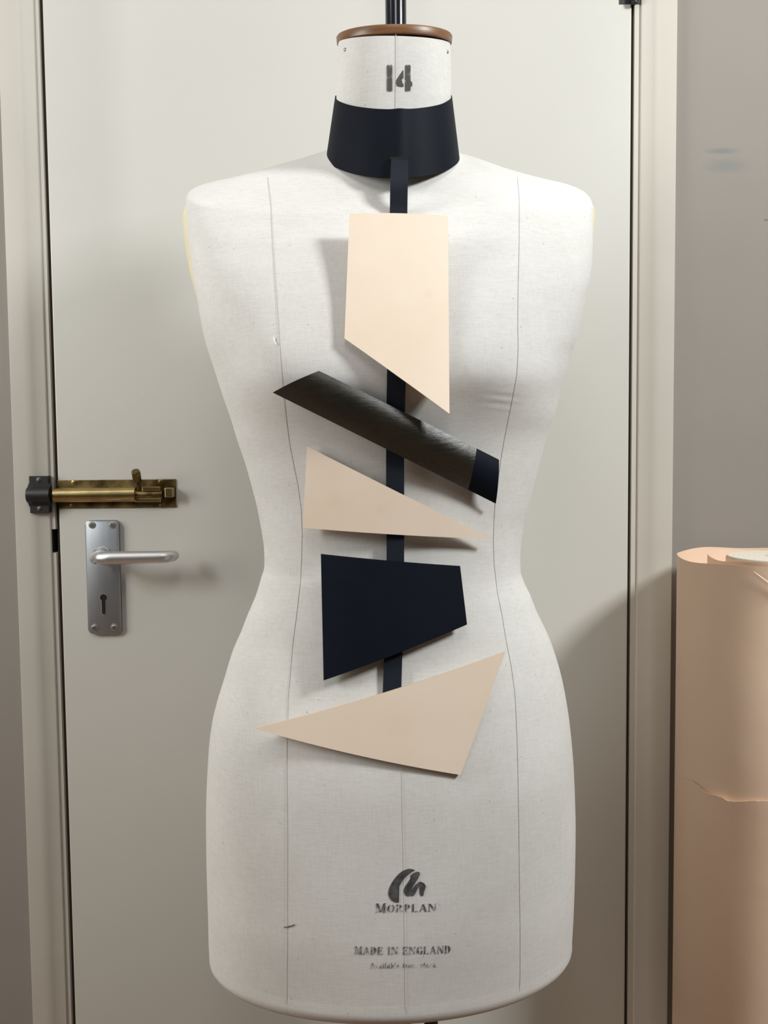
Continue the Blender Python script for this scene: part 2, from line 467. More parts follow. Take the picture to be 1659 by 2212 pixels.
ax = (k1 - k0); L = ax.length
bm = bmesh.new()
lathe(bm, k0, ax, [(0, .0030), (L * .45, .0032), (L * .50, .0048), (L * .55, .0056), (L * .95, .0058), (L, .0048), (L, 0)], 8)
obj('bolt_knob', bm, brass, bolt, 20)
for px, py in ((157, 1091), (348, 1041), (160, 1042), (350, 1091)):
    p = at(px, py, -.002); screw(bolt, p.x, p.z, -.002, .0036, brass, .8)
# ---- black keep on the architrave
YA = -.0085
kx0, kx1 = at(65, 1068, YA).x, at(107, 1068, YA).x
kz0, kz1 = at(86, 1108, YA).z, at(86, 1028, YA).z
bm = bmesh.new(); add_box(bm, kx0, kx1, YA - .0025, YA + .0075, kz0, kz1, .0007)
keep = obj('bolt_keep', bm, black_iron, arc_l); keep['label'] = 'black iron keep holding the bolt'
bm = bmesh.new()
zc = (at(82, 1069, YA).z); rr = .0098
sec = [(YA - .001, zc - rr - .006), (YA - .004, zc - rr - .003)] + [(YA - .006 - rr * .85 * math.cos(math.radians(a)), zc + rr * math.sin(math.radians(a))) for a in range(-80, 81, 10)] + [(YA - .004, zc + rr + .003), (YA - .001, zc + rr + .006)]
x0_, x1_ = at(57, 1068, YA - .008).x, at(108, 1068, YA - .008).x
ring_loft(bm, [[(x, y, z) for y, z in sec] for x in (x0_ + .001, x0_ + .0012, x1_)])
obj('keep_saddle', bm, black_iron, keep, 40)
for px, py in ((84, 1037), (86, 1099)):
    p = at(px, py, YA - .0025); screw(keep, p.x, p.z, YA - .0019, .0036, dark_screw, 1.0)

# ------------------------------------------------------------------ dress form
Y0 = -0.27
XC = at(852, 1106, Y0).x
CZ = CAM.z
SHEAR = .045                                   # the form is turned a little to its left
left_px = [(733, 80), (731, 130), (729, 170), (728, 207), (728, 260), (727, 300), (722, 325), (708, 338), (690, 346), (640, 361), (578, 378), (520, 394), (470, 408), (430, 417), (415, 421), (410, 427),
           (410, 440), (413, 470), (419, 520), (426, 570), (433, 620), (439, 656), (444, 690), (454, 743), (469, 792), (489, 857), (507, 911), (519, 953), (534, 998),
           (549, 1052), (560, 1096), (569, 1145), (574, 1181), (575, 1208), (574, 1224), (569, 1240), (558, 1277), (540, 1320), (526, 1356), (508, 1398), (492, 1451), (476, 1503),
           (466, 1545), (460, 1590), (456, 1653), (454, 1698), (453, 1780), (454, 1866), (456, 1948), (457, 2020), (460, 2060), (460, 2110)]
right_px = [(970, 82), (972, 135), (973, 170), (973, 207), (973, 260), (974, 300), (979, 325), (992, 338), (1010, 346), (1050, 356), (1118, 377), (1180, 393), (1230, 404), (1260, 410), (1274, 418), (1279, 430),
            (1279, 450), (1278, 490), (1275, 540), (1270, 590), (1260, 642), (1251, 687), (1242, 730), (1231, 766), (1220, 808), (1207, 850), (1195, 897), (1180, 940), (1165, 999),
            (1152, 1051), (1141, 1094), (1130, 1136), (1125, 1174), (1123, 1204), (1124, 1231), (1132, 1257), (1145, 1284), (1157, 1315), (1170, 1342), (1183, 1369), (1194, 1398), (1209, 1447),
            (1220, 1498), (1228, 1550), (1233, 1595), (1237, 1644), (1240, 1707), (1242, 1780), (1242, 1812), (1241, 1884), (1239, 1966), (1236, 2029), (1233, 2062), (1232, 2110)]
def prof_keys(lst, sgn):
    k = [(lambda p: (p.z, sgn * (p.x - XC)))(at(x, y, Y0)) for x, y in lst]
    return sorted(k)
WLK, WRK = prof_keys(left_px, -1), prof_keys(right_px, 1)
ZT = at(852, 107, Y0).z                         # neck top
ZB = at(847, 2069, Y0).z                       # lower edge
#          z rel camera, front, back, exponent
SEC = [(-.60, .113, .115, 1.98), (-.53, .114, .116, 1.98), (-.44, .119, .120, 2.1), (-.32, .120, .116, 2.2), (-.24, .114, .100, 2.2), (-.17, .103, .082, 2.2), (-.105, .095, .070, 2.2),
       (-.05, .098, .075, 2.2), (.0, .106, .085, 2.2), (.05, .115, .094, 2.25), (.10, .119, .100, 2.3), (.15, .1170, .104, 2.5), (.20, .1095, .102, 2.6), (.235, .0990, .095, 2.5), (.262, .0825, .085, 2.3),
       (.285, .064, .074, 2.05), (.305, .057, .064, 2.0), (.34, .056, .058, 2.0), (.48, .056, .056, 2.0)]
FK = [(CZ + a, b) for a, b, c, d_ in SEC]; BK = [(CZ + a, c) for a, b, c, d_ in SEC]; NK = [(CZ + a, d_) for a, b, c, d_ in SEC]
CYK = [(CZ + .22, 0.0), (CZ + .30, -.004), (CZ + .45, -.014)]
TILT = 1.0
TK = [(CZ + .0, 0.0), (CZ + .14, .16), (CZ + .26, .54), (CZ + .31, .60), (CZ + .36, .50), (CZ + .43, .27)]
def neck_ramp(z): return interp(TK, z)        # how far each level leans forward: front low, nape high
def side_w(x, z): return interp(WRK, z) if x >= XC else interp(WLK, z)
_wp = at(1084, 850, Y0 - .10); WRX, WRZ = _wp.x, _wp.z
def lobes(dx, z):
    s = 0.0
    for c in (-.098, .098):
        sz = .060 if z > CZ + .085 else .040
        s += math.exp(-((dx - c) / .055) ** 2 - ((z - CZ - .085) / sz) ** 2)
    sz = .060 if z > CZ + .085 else .040
    return .016 * s + .010 * math.exp(-(dx / .06) ** 2 - ((z - CZ - .085) / sz) ** 2)
def Ffun(x, z):
    w = side_w(x, z); n = interp(NK, z); c = min(1, abs(x - XC) / w)
    k = max(0, 1 - c ** n)
    f = interp(FK, z) * k ** (1 / n) + lobes(x - XC, z) * min(1, 3 * k)
    dx, dz = x - WRX, z - WRZ                  # little puckers beside the right seam under the bust
    if abs(dx) < .06 and abs(dz) < .05:
        f += .00042 * math.exp(-(dx / .013) ** 2 - (dz / .009) ** 2) * math.cos(2 * math.pi * (dz + .15 * dx) / .0085)
    return f
def body_front(x, zw):
    """y of the front of the form at (x, z)"""
    z = zw
    if zw > CZ - .06:
        lo, hi = zw, zw + .12                  # the level whose tilted front passes through zw
        for _ in range(26):
            z = (lo + hi) / 2
            if z - neck_ramp(z) * TILT * Ffun(x, z) > zw: hi = z
            else: lo = z
    return Y0 + interp(CYK, z) - Ffun(x, z) + SHEAR * (x - XC)

form = empty('dress_form', (XC, Y0, 0))
tag(form, 'off-white linen dressmaking torso on a black pole, wearing a leather neckpiece', 'dress form')
def build_torso():
    zs = []
    N1 = 420
    zs += [ZB + .02 + (CZ + .225 - ZB - .02) * i / N1 for i in range(N1)]
    N2 = 70
    zs += [CZ + .225 + (.10) * i / N2 for i in range(N2)]
    N3 = 30
    zs += [CZ + .325 + (ZT - CZ - .325) * i / N3 for i in range(N3 + 1)]
    NS_ = 144
    rings = []
    def ring(z, sc=1.0, zz=None):
        n = interp(NK, z); wl, wr = interp(WLK, z), interp(WRK, z); b = interp(BK, z); cy = interp(CYK, z); rp = neck_ramp(z)
        pts = []
        for k in range(NS_):
            a = 2 * math.pi * k / NS_
            ca, sa = math.cos(a), math.sin(a)
            w = wr if ca >= 0 else wl
            x = XC + w * math.copysign(abs(ca) ** (2 / n), ca)
            if sa < 0:
                y = -Ffun(x, z)
            else:
                y = b * abs(sa) ** (2 / n)
            zt = z if zz is None else zz
            pts.append((XC + (x - XC) * sc, Y0 + cy + y * sc + SHEAR * (x - XC), zt + rp * TILT * y))
        return pts
    for a in (90, 72, 54, 36, 18, 0):                 # rounded lower edge
        t = math.radians(a)
        rings.append(ring(ZB + .02, 1 - .016 * (math.sin(t)) ** 2 / 0.2 * .55 if a else 1.0, ZB + .012 * (1 - math.sin(t))))
    for z in zs: rings.append(ring(z))
    bm = bmesh.new()
    vr = ring_loft(bm, rings)
    return bm
torso = obj('torso', build_torso(), linen, form, 60)
torso['label'] = 'linen covered body, seamed and stamped with the size 14'

# wooden neck cap
CXT = XC + (interp(WRK, ZT) - interp(WLK, ZT)) / 2
cc = Vector((CXT, Y0 + interp(CYK, ZT), ZT))
capn = Vector((0, -math.sin(math.radians(14.5)), math.cos(math.radians(14.5))))
nw = (interp(WLK, ZT) + interp(WRK, ZT)) / 2
bm = bmesh.new()
lathe(bm, cc - capn * .001, capn, [(0, 0), (0, nw + .0005), (.0005, nw + .0014), (.0062, nw + .0018), (.0076, nw + .0008), (.0080, nw - .002), (.0080, 0)], 96)
obj('neck_cap', bm, cap_wood, form, 40)['label'] = 'brown wooden disc closing the neck'
# pole through the form
pr = at(832, 20, Y0 + .0); pl_ = at(877, 20, Y0)
prad = (pl_.x - pr.x) / 2; pxc = (pl_.x + pr.x) / 2
bm = bmesh.new()
lathe(bm, (pxc, cc.y, cc.z - .01), (0, 0, 1), [(0, 0), (0, prad), (.40, prad), (.40, prad * 1.15), (.43, prad * 1.15), (.435, prad * .8), (.435, 0)], 48)
obj('upper_pole', bm, gloss_black, form, 35)['label'] = 'glossy black tube rising from the neck'
# stand below
q0, q1 = at(832, 2208, Y0), at(887, 2208, Y0)
sx = (q0.x + q1.x) / 2; sr = (q1.x - q0.x) / 2
bm = bmesh.new(); lathe(bm, (sx, Y0, .03), (0, 0, 1), [(0, 0), (0, sr * 1.3), (.05, sr * 1.3), (.055, sr), (ZB - .025, sr), (ZB - .025, 0)], 32)
obj('stand_pole', bm, black_iron, form, 35)
q2, q3 = at(916, 2209, Y0 + .01), at(946, 2209, Y0 + .01)
bm = bmesh.new(); lathe(bm, ((q2.x + q3.x) / 2, Y0 + .01, .035), (0, 0, 1), [(0, 0), (0, (q3.x - q2.x) / 2), (ZB - .032, (q3.x - q2.x) / 2), (ZB - .032, 0)], 20)
obj('release_rod', bm, black_iron, form, 35)
bm = bmesh.new(); lathe(bm, (sx, Y0, 0), (0, 0, 1), [(0, 0), (0, .19), (.012, .19), (.022, .17), (.032, .06), (.036, 0)], 64)
obj('stand_base', bm, black_iron, form, 35)

# arm plates: shallow domes set into the arm ends
def arm_plate(px, py, half_h, half_d, side, bulge, back):
    c = at(px, py, Y0 + back)
    ax = Vector((side, -.28, -.16)).normalized()
    f = Vector((.28 * side, 1, 0)).normalized(); g = ax.cross(f).normalized()
    bm = bmesh.new()
    prof = [(-.010, .93), (0, 1.0), (bulge * .35, .985), (bulge * .7, .86), (bulge * .92, .55), (bulge, .25), (bulge * 1.01, .001)]
    rings = [[c + ax * h + f * math.cos(2 * math.pi * k / 48) * half_d * s + g * math.sin(2 * math.pi * k / 48) * half_h * s for k in range(48)] for h, s in prof]
    ring_loft(bm, rings)
    obj('arm_plate', bm, cream_plate, form, 40)['label'] = 'cream oval plate closing the ' + ('right' if side > 0 else 'left') + ' armhole'
arm_plate(425, 552, .050, .038, -1, .0085, .006)
arm_plate(1264, 545, .046, .036, 1, .0050, .010)

# seams: thin stitched ribbons lying on the linen
def on_body(px, py, off=.0004):
    p = on_surface(px, py, lambda x, z: body_front(x, z) - off)
    return p
def ribbon(name, pxs, width, mat, parent, off=.0004, lab=None, steps=10):
    pts = []
    for (a, b), (c, d_) in zip(pxs[:-1], pxs[1:]):
        for k in range(steps): pts.append((a + (c - a) * k / steps, b + (d_ - b) * k / steps))
    pts.append(pxs[-1])
    P = [on_body(x, y, off) for x, y in pts]
    bm = bmesh.new(); prev = None
    for i, p in enumerate(P):
        t = (P[min(i + 1, len(P) - 1)] - P[max(i - 1, 0)]).normalized()
        s = t.cross(Vector((0, -1, 0))).normalized() * width / 2
        a = p - s; b = p + s
        a.y = body_front(a.x, a.z) - off; b.y = body_front(b.x, b.z) - off
        cur = (bm.verts.new(a), bm.verts.new(p + Vector((0, -.0002, 0))), bm.verts.new(b))
        if prev:
            bm.faces.new((prev[0], prev[1], cur[1], cur[0])); bm.faces.new((prev[1], prev[2], cur[2], cur[1]))
        prev = cur
    o = obj(name, bm, mat, parent, 'all')
    if lab: o['label'] = lab
    return o
SL = [(578, 382), (585, 440), (590, 540), (594, 600), (600, 690), (603, 740), (610, 830), (617, 900), (625, 960), (633, 1000), (643, 1050), (650, 1100), (652, 1150), (651, 1210), (648, 1260), (640, 1330), (632, 1390), (627, 1450), (622, 1510), (620, 1570), (619, 1650), (620, 1800), (620, 2000), (619, 2120), (619, 2186)]
SR = [(1118, 382), (1122, 430), (1122, 520), (1120, 620), (1119, 700), (1120, 750), (1117, 810), (1110, 850), (1100, 900), (1090, 950), (1083, 990), (1070, 1085), (1067, 1140), (1066, 1170), (1068, 1220), (1075, 1280), (1085, 1330), (1095, 1390), (1105, 1440), (1113, 1500), (1116, 1560), (1119, 1650), (1121, 1760), (1122, 1850), (1124, 2000), (1124, 2110), (1122, 2160)]
ribbon('seam', SL, .0004, seam_mat, form)
ribbon('seam', SR, .0004, seam_mat, form)
ribbon('seam', [(855, 74), (855, 130), (855, 180), (854, 238)], .0005, seam_mat, form)
ribbon('seam', [(868, 1660), (871, 1800), (873, 1900), (875, 2050), (877, 2195)], .0003, faint_seam, form)
ribbon('loose_thread', [(613, 2003), (622, 2002), (630, 2000), (637, 1997)], .0009, ink, form, .001, 'dark snagged thread on the hip', 3)
ribbon('loose_thread', [(591, 728), (592, 738), (598, 744)], .0010, Mat('white_thread', (.85, .85, .84), .9).m, form, .0015, 'white snagged thread on the bust', 3)
for px, py in ((745, 107), (967, 112), (932, 102)):
    p = on_body(px, py, .0005)
    nrm = Vector((p.x - XC, p.y - Y0 - interp(CYK, p.z), 0)).normalized()
    bm = bmesh.new(); lathe(bm, p - nrm * .001, nrm, [(0, .0018), (.0012, .0017), (.0018, .0010), (.0019, 0)], 14)
    if px != 932: obj('tack', bm, screw_metal, form, 40)
    else: bm.free()

# stamped lettering, laid on the curve of the linen
def stamp(polys, name, mat, lab):
    """polys: list of px outlines"""
    bm = bmesh.new()
    for poly in polys:
        vs_ = [bm.verts.new((x, 0, -y)) for x, y in poly]
        try: f = bm.faces.new(vs_)
        except ValueError: continue
    bmesh.ops.triangulate(bm, faces=bm.faces)
    es = [e for e in bm.edges if e.calc_length() > 6]
    if es: bmesh.ops.subdivide_edges(bm, edges=es, cuts=2, use_grid_fill=False)
    bmesh.ops.triangulate(bm, faces=bm.faces)
    for v in bm.verts: v.co = on_body(v.co.x, -v.co.z, .00055)
    for f in bm.faces:
        f.normal_update()
    me = bpy.data.meshes.new(name)
    bmesh.ops.translate(bm, verts=bm.verts, vec=-world_loc(form))
    for f in bm.faces:
        f.normal_update()
        if f.normal.y > 0: f.normal_flip()
    bm.to_mesh(me); bm.free(); me.materials.append(mat)
    o = link(bpy.data.objects.new(name, me), form); o['label'] = lab
    return o
def rrect(x0, y0, x1, y1, r=2.5, n=4):
    return [(x, y) for x, y in round_rect(x0, x1, y0, y1, r, n)]
four = [(871.5, 150), (864, 161), (855, 175), (854.5, 180), (858, 185), (866, 187), (872, 187), (872, 181), (866.5, 181), (864.5, 177), (868, 171), (872, 168.5)]
stamp([rrect(836, 140, 847.5, 197), four, rrect(875.5, 140, 887, 197), [(887, 175), (889.5, 176), (891, 181), (890.5, 186), (887, 187.5)]], 'stamped_number', number_ink, 'stencilled black size number 14 on the neck')
Z6 = 1659 / 260.0
def lg(pts): return [(760 + x / Z6, 1850 + y / Z6) for x, y in pts]
logo = [lg([(872, 190), (840, 178), (790, 170), (745, 182), (700, 200), (660, 230), (620, 270), (585, 315), (550, 370), (520, 430), (507, 480), (505, 515), (520, 565), (550, 605), (590, 628), (650, 637), (632, 600), (624, 560), (624, 510), (635, 460), (655, 412), (690, 350), (725, 305), (765, 265), (815, 222)]),
        lg([(890, 213), (920, 211), (936, 222), (938, 245), (915, 300), (870, 375), (830, 445), (805, 500), (800, 552), (765, 545), (730, 520), (715, 485), (718, 450), (740, 410), (785, 345), (812, 300), (818, 280), (810, 262), (845, 232)]),
        lg([(930, 350), (960, 350), (995, 370), (1020, 405), (1015, 440), (995, 490), (985, 545), (955, 543), (936, 510), (938, 460), (952, 408), (938, 405), (920, 425), (895, 475), (868, 525), (840, 548), (815, 535), (812, 505), (825, 465), (855, 425), (885, 385)])]
stamp(logo, 'stamped_emblem', ink, 'black brush-stroke emblem above the maker name')

# small stencil alphabet: strokes in a unit box, (x0,y0,x1,y1,width) bars and (cx,cy,rx,ry,a0,a1,thick) arcs; y up
TH, TN, SE = .17, .075, .06
def bar(x0, y0, x1, y1, w):
    # horizontal-width bar, so diagonals keep flat ends
    if abs(y1 - y0) < 1e-6: return [(x0, y0 - w / 2), (x1, y0 - w / 2), (x1, y0 + w / 2), (x0, y0 + w / 2)]
    return [(x0 - w / 2, y0), (x0 + w / 2, y0), (x1 + w / 2, y1), (x1 - w / 2, y1)]
def arc(cx, cy, rx, ry, a0, a1, w, n=8):
    o, i = [], []
    for k in range(n + 1):
        a = math.radians(a0 + (a1 - a0) * k / n); c, s = math.cos(a), math.sin(a)
        ww = TN * .5 + (w - TN * .5) * abs(c)
        o.append((cx + rx * c, cy + ry * s)); i.append((cx + (rx - ww) * c, cy + (ry - TN) * s))
    return o + i[::-1]
def ser(x, y, w=.30): return bar(x - w / 2, y, x + w / 2, y, SE)
GL_ = {
 'M': (1.0, [bar(.14, .03, .14, .97, TN), bar(.20, .97, .48, .06, TH), bar(.58, .10, .78, .95, TN), bar(.84, .03, .84, .97, TH), ser(.14, .03, .24), ser(.84, .03, .28), ser(.12, .97, .2), ser(.88, .97, .2)]),
 'O': (.86, [arc(.43, .5, .40, .5, 100, 260, TH), arc(.43, .5, .40, .5, -80, 80, TH)]),
 'R': (.82, [bar(.18, .03, .18, .97, TH), ser(.18, .03), ser(.16, .97, .26), arc(.34, .74, .32, .26, -85, 85, TH), bar(.72, .02, .46, .44, TH)]),
 'P': (.74, [bar(.18, .03, .18, .97, TH), ser(.18, .03), ser(.16, .97, .26), arc(.34, .72, .32, .28, -85, 85, TH)]),
 'L': (.74, [bar(.18, .03, .18, .97, TH), ser(.18, .97), ser(.15, .03, .22), [(.36, 0), (.66, 0), (.70, .26), (.62, .10), (.36, .07)]]),
 'A': (.92, [bar(.14, .03, .42, .90, TN), bar(.76, .03, .47, .97, TH), bar(.30, .32, .52, .32, TN), ser(.14, .03, .24), ser(.78, .03, .28)]),
 'N': (.94, [bar(.14, .03, .14, .95, TN), bar(.76, .04, .22, .97, TH), bar(.82, .10, .82, .97, TN), ser(.14, .03, .24), ser(.82, .97, .24), ser(.13, .97, .2)]),
 'D': (.88, [bar(.18, .03, .18, .97, TH), ser(.17, .03), ser(.17, .97), arc(.38, .5, .44, .5, -84, 84, TH)]),
 'E': (.76, [bar(.18, .03, .18, .97, TH), ser(.18, .03), ser(.18, .97), bar(.34, .97, .66, .97, SE), bar(.34, .03, .68, .03, SE), bar(.34, .52, .54, .52, TN), bar(.66, .76, .66, .97, TN), bar(.68, .03, .68, .26, TN), bar(.54, .40, .54, .64, TN)]),
 'I': (.42, [bar(.20, .03, .20, .97, TH), ser(.20, .03, .34), ser(.20, .97, .34)]),
 'G': (.88, [arc(.45, .5, .41, .5, 100, 260, TH), arc(.45, .5, .41, .5, 30, 80, TH), bar(.74, .03, .74, .42, TH), ser(.74, .42, .30), arc(.45, .5, .34, .5, -80, -40, TN)]),
 ' ': (.42, []),
 'a': (.56, [bar(.44, .0, .44, .46, .13), arc(.26, .20, .22, .20, 70, 290, .13), arc(.28, .42, .20, .22, 20, 150, .10)]),
 'b': (.58, [bar(.14, 0, .14, .95, .13), arc(.26, .30, .28, .30, -90, 90, .13)]),
 'c': (.50, [arc(.30, .30, .27, .30, 60, 300, .13)]),
 'e': (.52, [arc(.30, .30, .27, .30, 20, 310, .13), bar(.12, .32, .50, .32, .07)]),
 'f': (.38, [bar(.17, 0, .17, .74, .13), arc(.29, .72, .18, .22, 40, 170, .11), bar(.04, .58, .34, .58, .07)]),
 'i': (.28, [bar(.14, 0, .14, .60, .13), bar(.14, .72, .14, .88, .13)]),
 'k': (.58, [bar(.14, 0, .14, .95, .13), bar(.52, 0, .24, .34, .13), bar(.24, .30, .46, .60, .07)]),
 'l': (.28, [bar(.14, 0, .14, .95, .13)]),
 'm': (.88, [bar(.12, 0, .12, .60, .12), arc(.28, .40, .18, .20, 0, 140, .10), bar(.42, 0, .42, .42, .12), arc(.58, .40, .18, .20, 0, 140, .10), bar(.72, 0, .72, .42, .12)]),
 'o': (.58, [arc(.30, .30, .27, .30, 100, 260, .13), arc(.30, .30, .27, .30, -80, 80, .13)]),
 'r': (.42, [bar(.14, 0, .14, .60, .13), arc(.30, .42, .18, .18, 30, 150, .10)]),
 's': (.46, [arc(.24, .45, .19, .16, 30, 270, .11), arc(.24, .15, .20, .16, -150, 90, .11)]),
 't': (.38, [bar(.17, .08, .17, .82, .13), bar(.04, .58, .34, .58, .07), arc(.28, .12, .14, .13, 190, 300, .10)]),
 'v': (.54, [bar(.27, 0, .10, .60, .13), bar(.27, 0, .44, .60, .08)]),
}
def lettering(text, x0, x1, ybase, hts, bow=0.0, gap=.10):
    """pixel outlines for text spread from x0 to x1, baseline ybase, cap heights hts (first letter, rest)"""
    adv = []
    for i, ch in enumerate(text):
        h = hts[0] if i == 0 else hts[1]
        adv.append((GL_[ch][0] + gap) * h)
    k = (x1 - x0) / sum(adv); x = x0; out = []
    for i, ch in enumerate(text):
        h = hts[0] if i == 0 else hts[1]
        for poly in GL_[ch][1]:
            pts = []
            for u, v in poly:
                px = x + u * h * k
                t = (px - x0) / (x1 - x0)
                pts.append((px, ybase - v * h + bow * 4 * t * (1 - t) - 3.0 * (t - .5)))
            out.append(pts)
        x += adv[i] * k
    return out
stamp(lettering('MORPLAN', 811, 945, 1970, (20, 16.5)), 'stamped_maker_name', word_ink, 'black stencilled serif maker name below the emblem')
stamp(lettering('MADE IN ENGLAND', 766, 976, 2060, (17.5, 16.5), 2.0), 'stamped_origin', faded_ink, 'faded stencilled words MADE IN ENGLAND')
stamp(lettering('Available from stock', 799, 944, 2091, (12.5, 12.5)), 'stamped_small_print', ghost_ink, 'almost worn away small printed line near the lower edge')

# ------------------------------------------------------------------ leather neckpiece
piece = empty('leather_neckpiece', (XC, Y0, CZ + .30))
tag(piece, 'leather collar with navy strap and hanging panels, worn by the linen torso', 'necklace')
# collar: a tilted conical band round the neck
cxs = [(at(724, 207, Y0), at(976, 206, Y0)), (at(705, 337, Y0), at(992, 337, Y0))]
fr = [at(853, 236, Y0 - .075), at(862, 384, Y0 - .080)]
bm = bmesh.new(); NC = 120
def collar_pt(t, a, off):
    l = cxs[0][0].lerp(cxs[1][0], t); r = cxs[0][1].lerp(cxs[1][1], t); f = fr[0].lerp(fr[1], t)
    c = (l + r) / 2; w = (r - l).length / 2 + off
    fd = (c.y - f.y) + off; drop = c.z - f.z
    ca, sa = math.cos(a), math.sin(a)
    crease = .0022 * math.exp(-((ca * w - .004) / .006) ** 2) if sa > 0 else 0
    y = c.y - sa * (fd if sa > 0 else fd * .95) - crease
    z = c.z - sa * (drop if sa > 0 else drop * .75) + (l.z - c.z) * (-ca)
    return Vector((c.x + ca * w, y, z))
rings = []
for i in range(9): rings.append([collar_pt(i / 8, 2 * math.pi * k / NC, 0) for k in range(NC)])
for i in range(8, -1, -1): rings.append([collar_pt(i / 8, 2 * math.pi * k / NC, -.0022) for k in range(NC)])
vr = ring_loft(bm, rings, cap=False)
for k in range(NC):
    j = (k + 1) % NC; bm.faces.new((vr[-1][k], vr[-1][j], vr[0][j], vr[0][k]))
collar = obj('collar', bm, navy, piece, 40); collar['label'] = 'wide navy black band round the neck'
def collar_front(x, z):
    best = 9
    for i in range(9):
        for s in range(-14, 15):
            p = collar_pt(i / 8, math.pi / 2 + s * .035, 0)
            d_ = (p.x - x) ** 2 + (p.z - z) ** 2
            if d_ < best: best = d_; y = p.y
    return y
bm = bmesh.new(); sp = at(863, 343, -.35); sy = collar_front(sp.x, sp.z)
a_, b_ = at(843, 341, sy), at(884, 341, sy)
add_box(bm, a_.x, b_.x, sy - .0012, sy + .001, a_.z - .0016, a_.z + .0006)
obj('strap_slot', bm, void_black, piece)

# strap
strap_rows = [(344, 845, 882), (365, 844, 882), (400, 843, 881), (458, 842, 880), (560, 840, 879), (640, 839, 878), (730, 837.5, 877.5), (810, 836, 877), (870, 835, 875), (930, 834.5, 874), (985, 834, 873), (1070, 834, 873), (1160, 835, 873), (1215, 835, 873), (1300, 833, 871.5), (1415, 830, 869), (1490, 827, 867), (1560, 826, 866)]
def strap_mesh():
    ys = []
    for i, (py, a, b) in enumerate(strap_rows):
        c = (a + b) / 2
        p = on_surface(c, py, lambda x, z: body_front(x, z) - .0028)
        ys.append(p.y)
    ys[0] = sy - .0022; ys[1] = sy - .0035
    # hang straight: convex hull towards the camera in y
    lie = list(ys)
    for _ in range(40):
        for i in range(2, len(ys) - 1):
            t = (strap_rows[i][0] - strap_rows[i - 1][0]) / (strap_rows[i + 1][0] - strap_rows[i - 1][0])
            ys[i] = min(ys[i], ys[i - 1] + (ys[i + 1] - ys[i - 1]) * t)
    ys = [y if r[0] < 450 else a_ + (y - a_) * .2 for r, y, a_ in zip(strap_rows, ys, lie)]   # a soft strap sags towards the linen
    kk = [(r[0], y) for r, y in zip(strap_rows, ys)]
    kl = [(r[0], r[1]) for r in strap_rows]; kr = [(r[0], r[2]) for r in strap_rows]
    bm = bmesh.new(); rows = []
    n = 90
    for i in range(n + 1):
        py = 344 + (1560 - 344) * i / n
        y = interp(kk, py)
        l, r = at(interp(kl, py), py, y), at(interp(kr, py), py, y)
        rows.append([l, r, r + Vector((0, .0016, 0)), l + Vector((0, .0016, 0))])
    ring_loft(bm, rows)
    zk = sorted((at(r[1] + 19, r[0], y).z, y) for r, y in zip(strap_rows, ys))
    return bm, zk
bm, STRAP = strap_mesh()
obj('strap', bm, navy_strap, piece, 30)['label'] = 'narrow navy strap hanging from the collar'

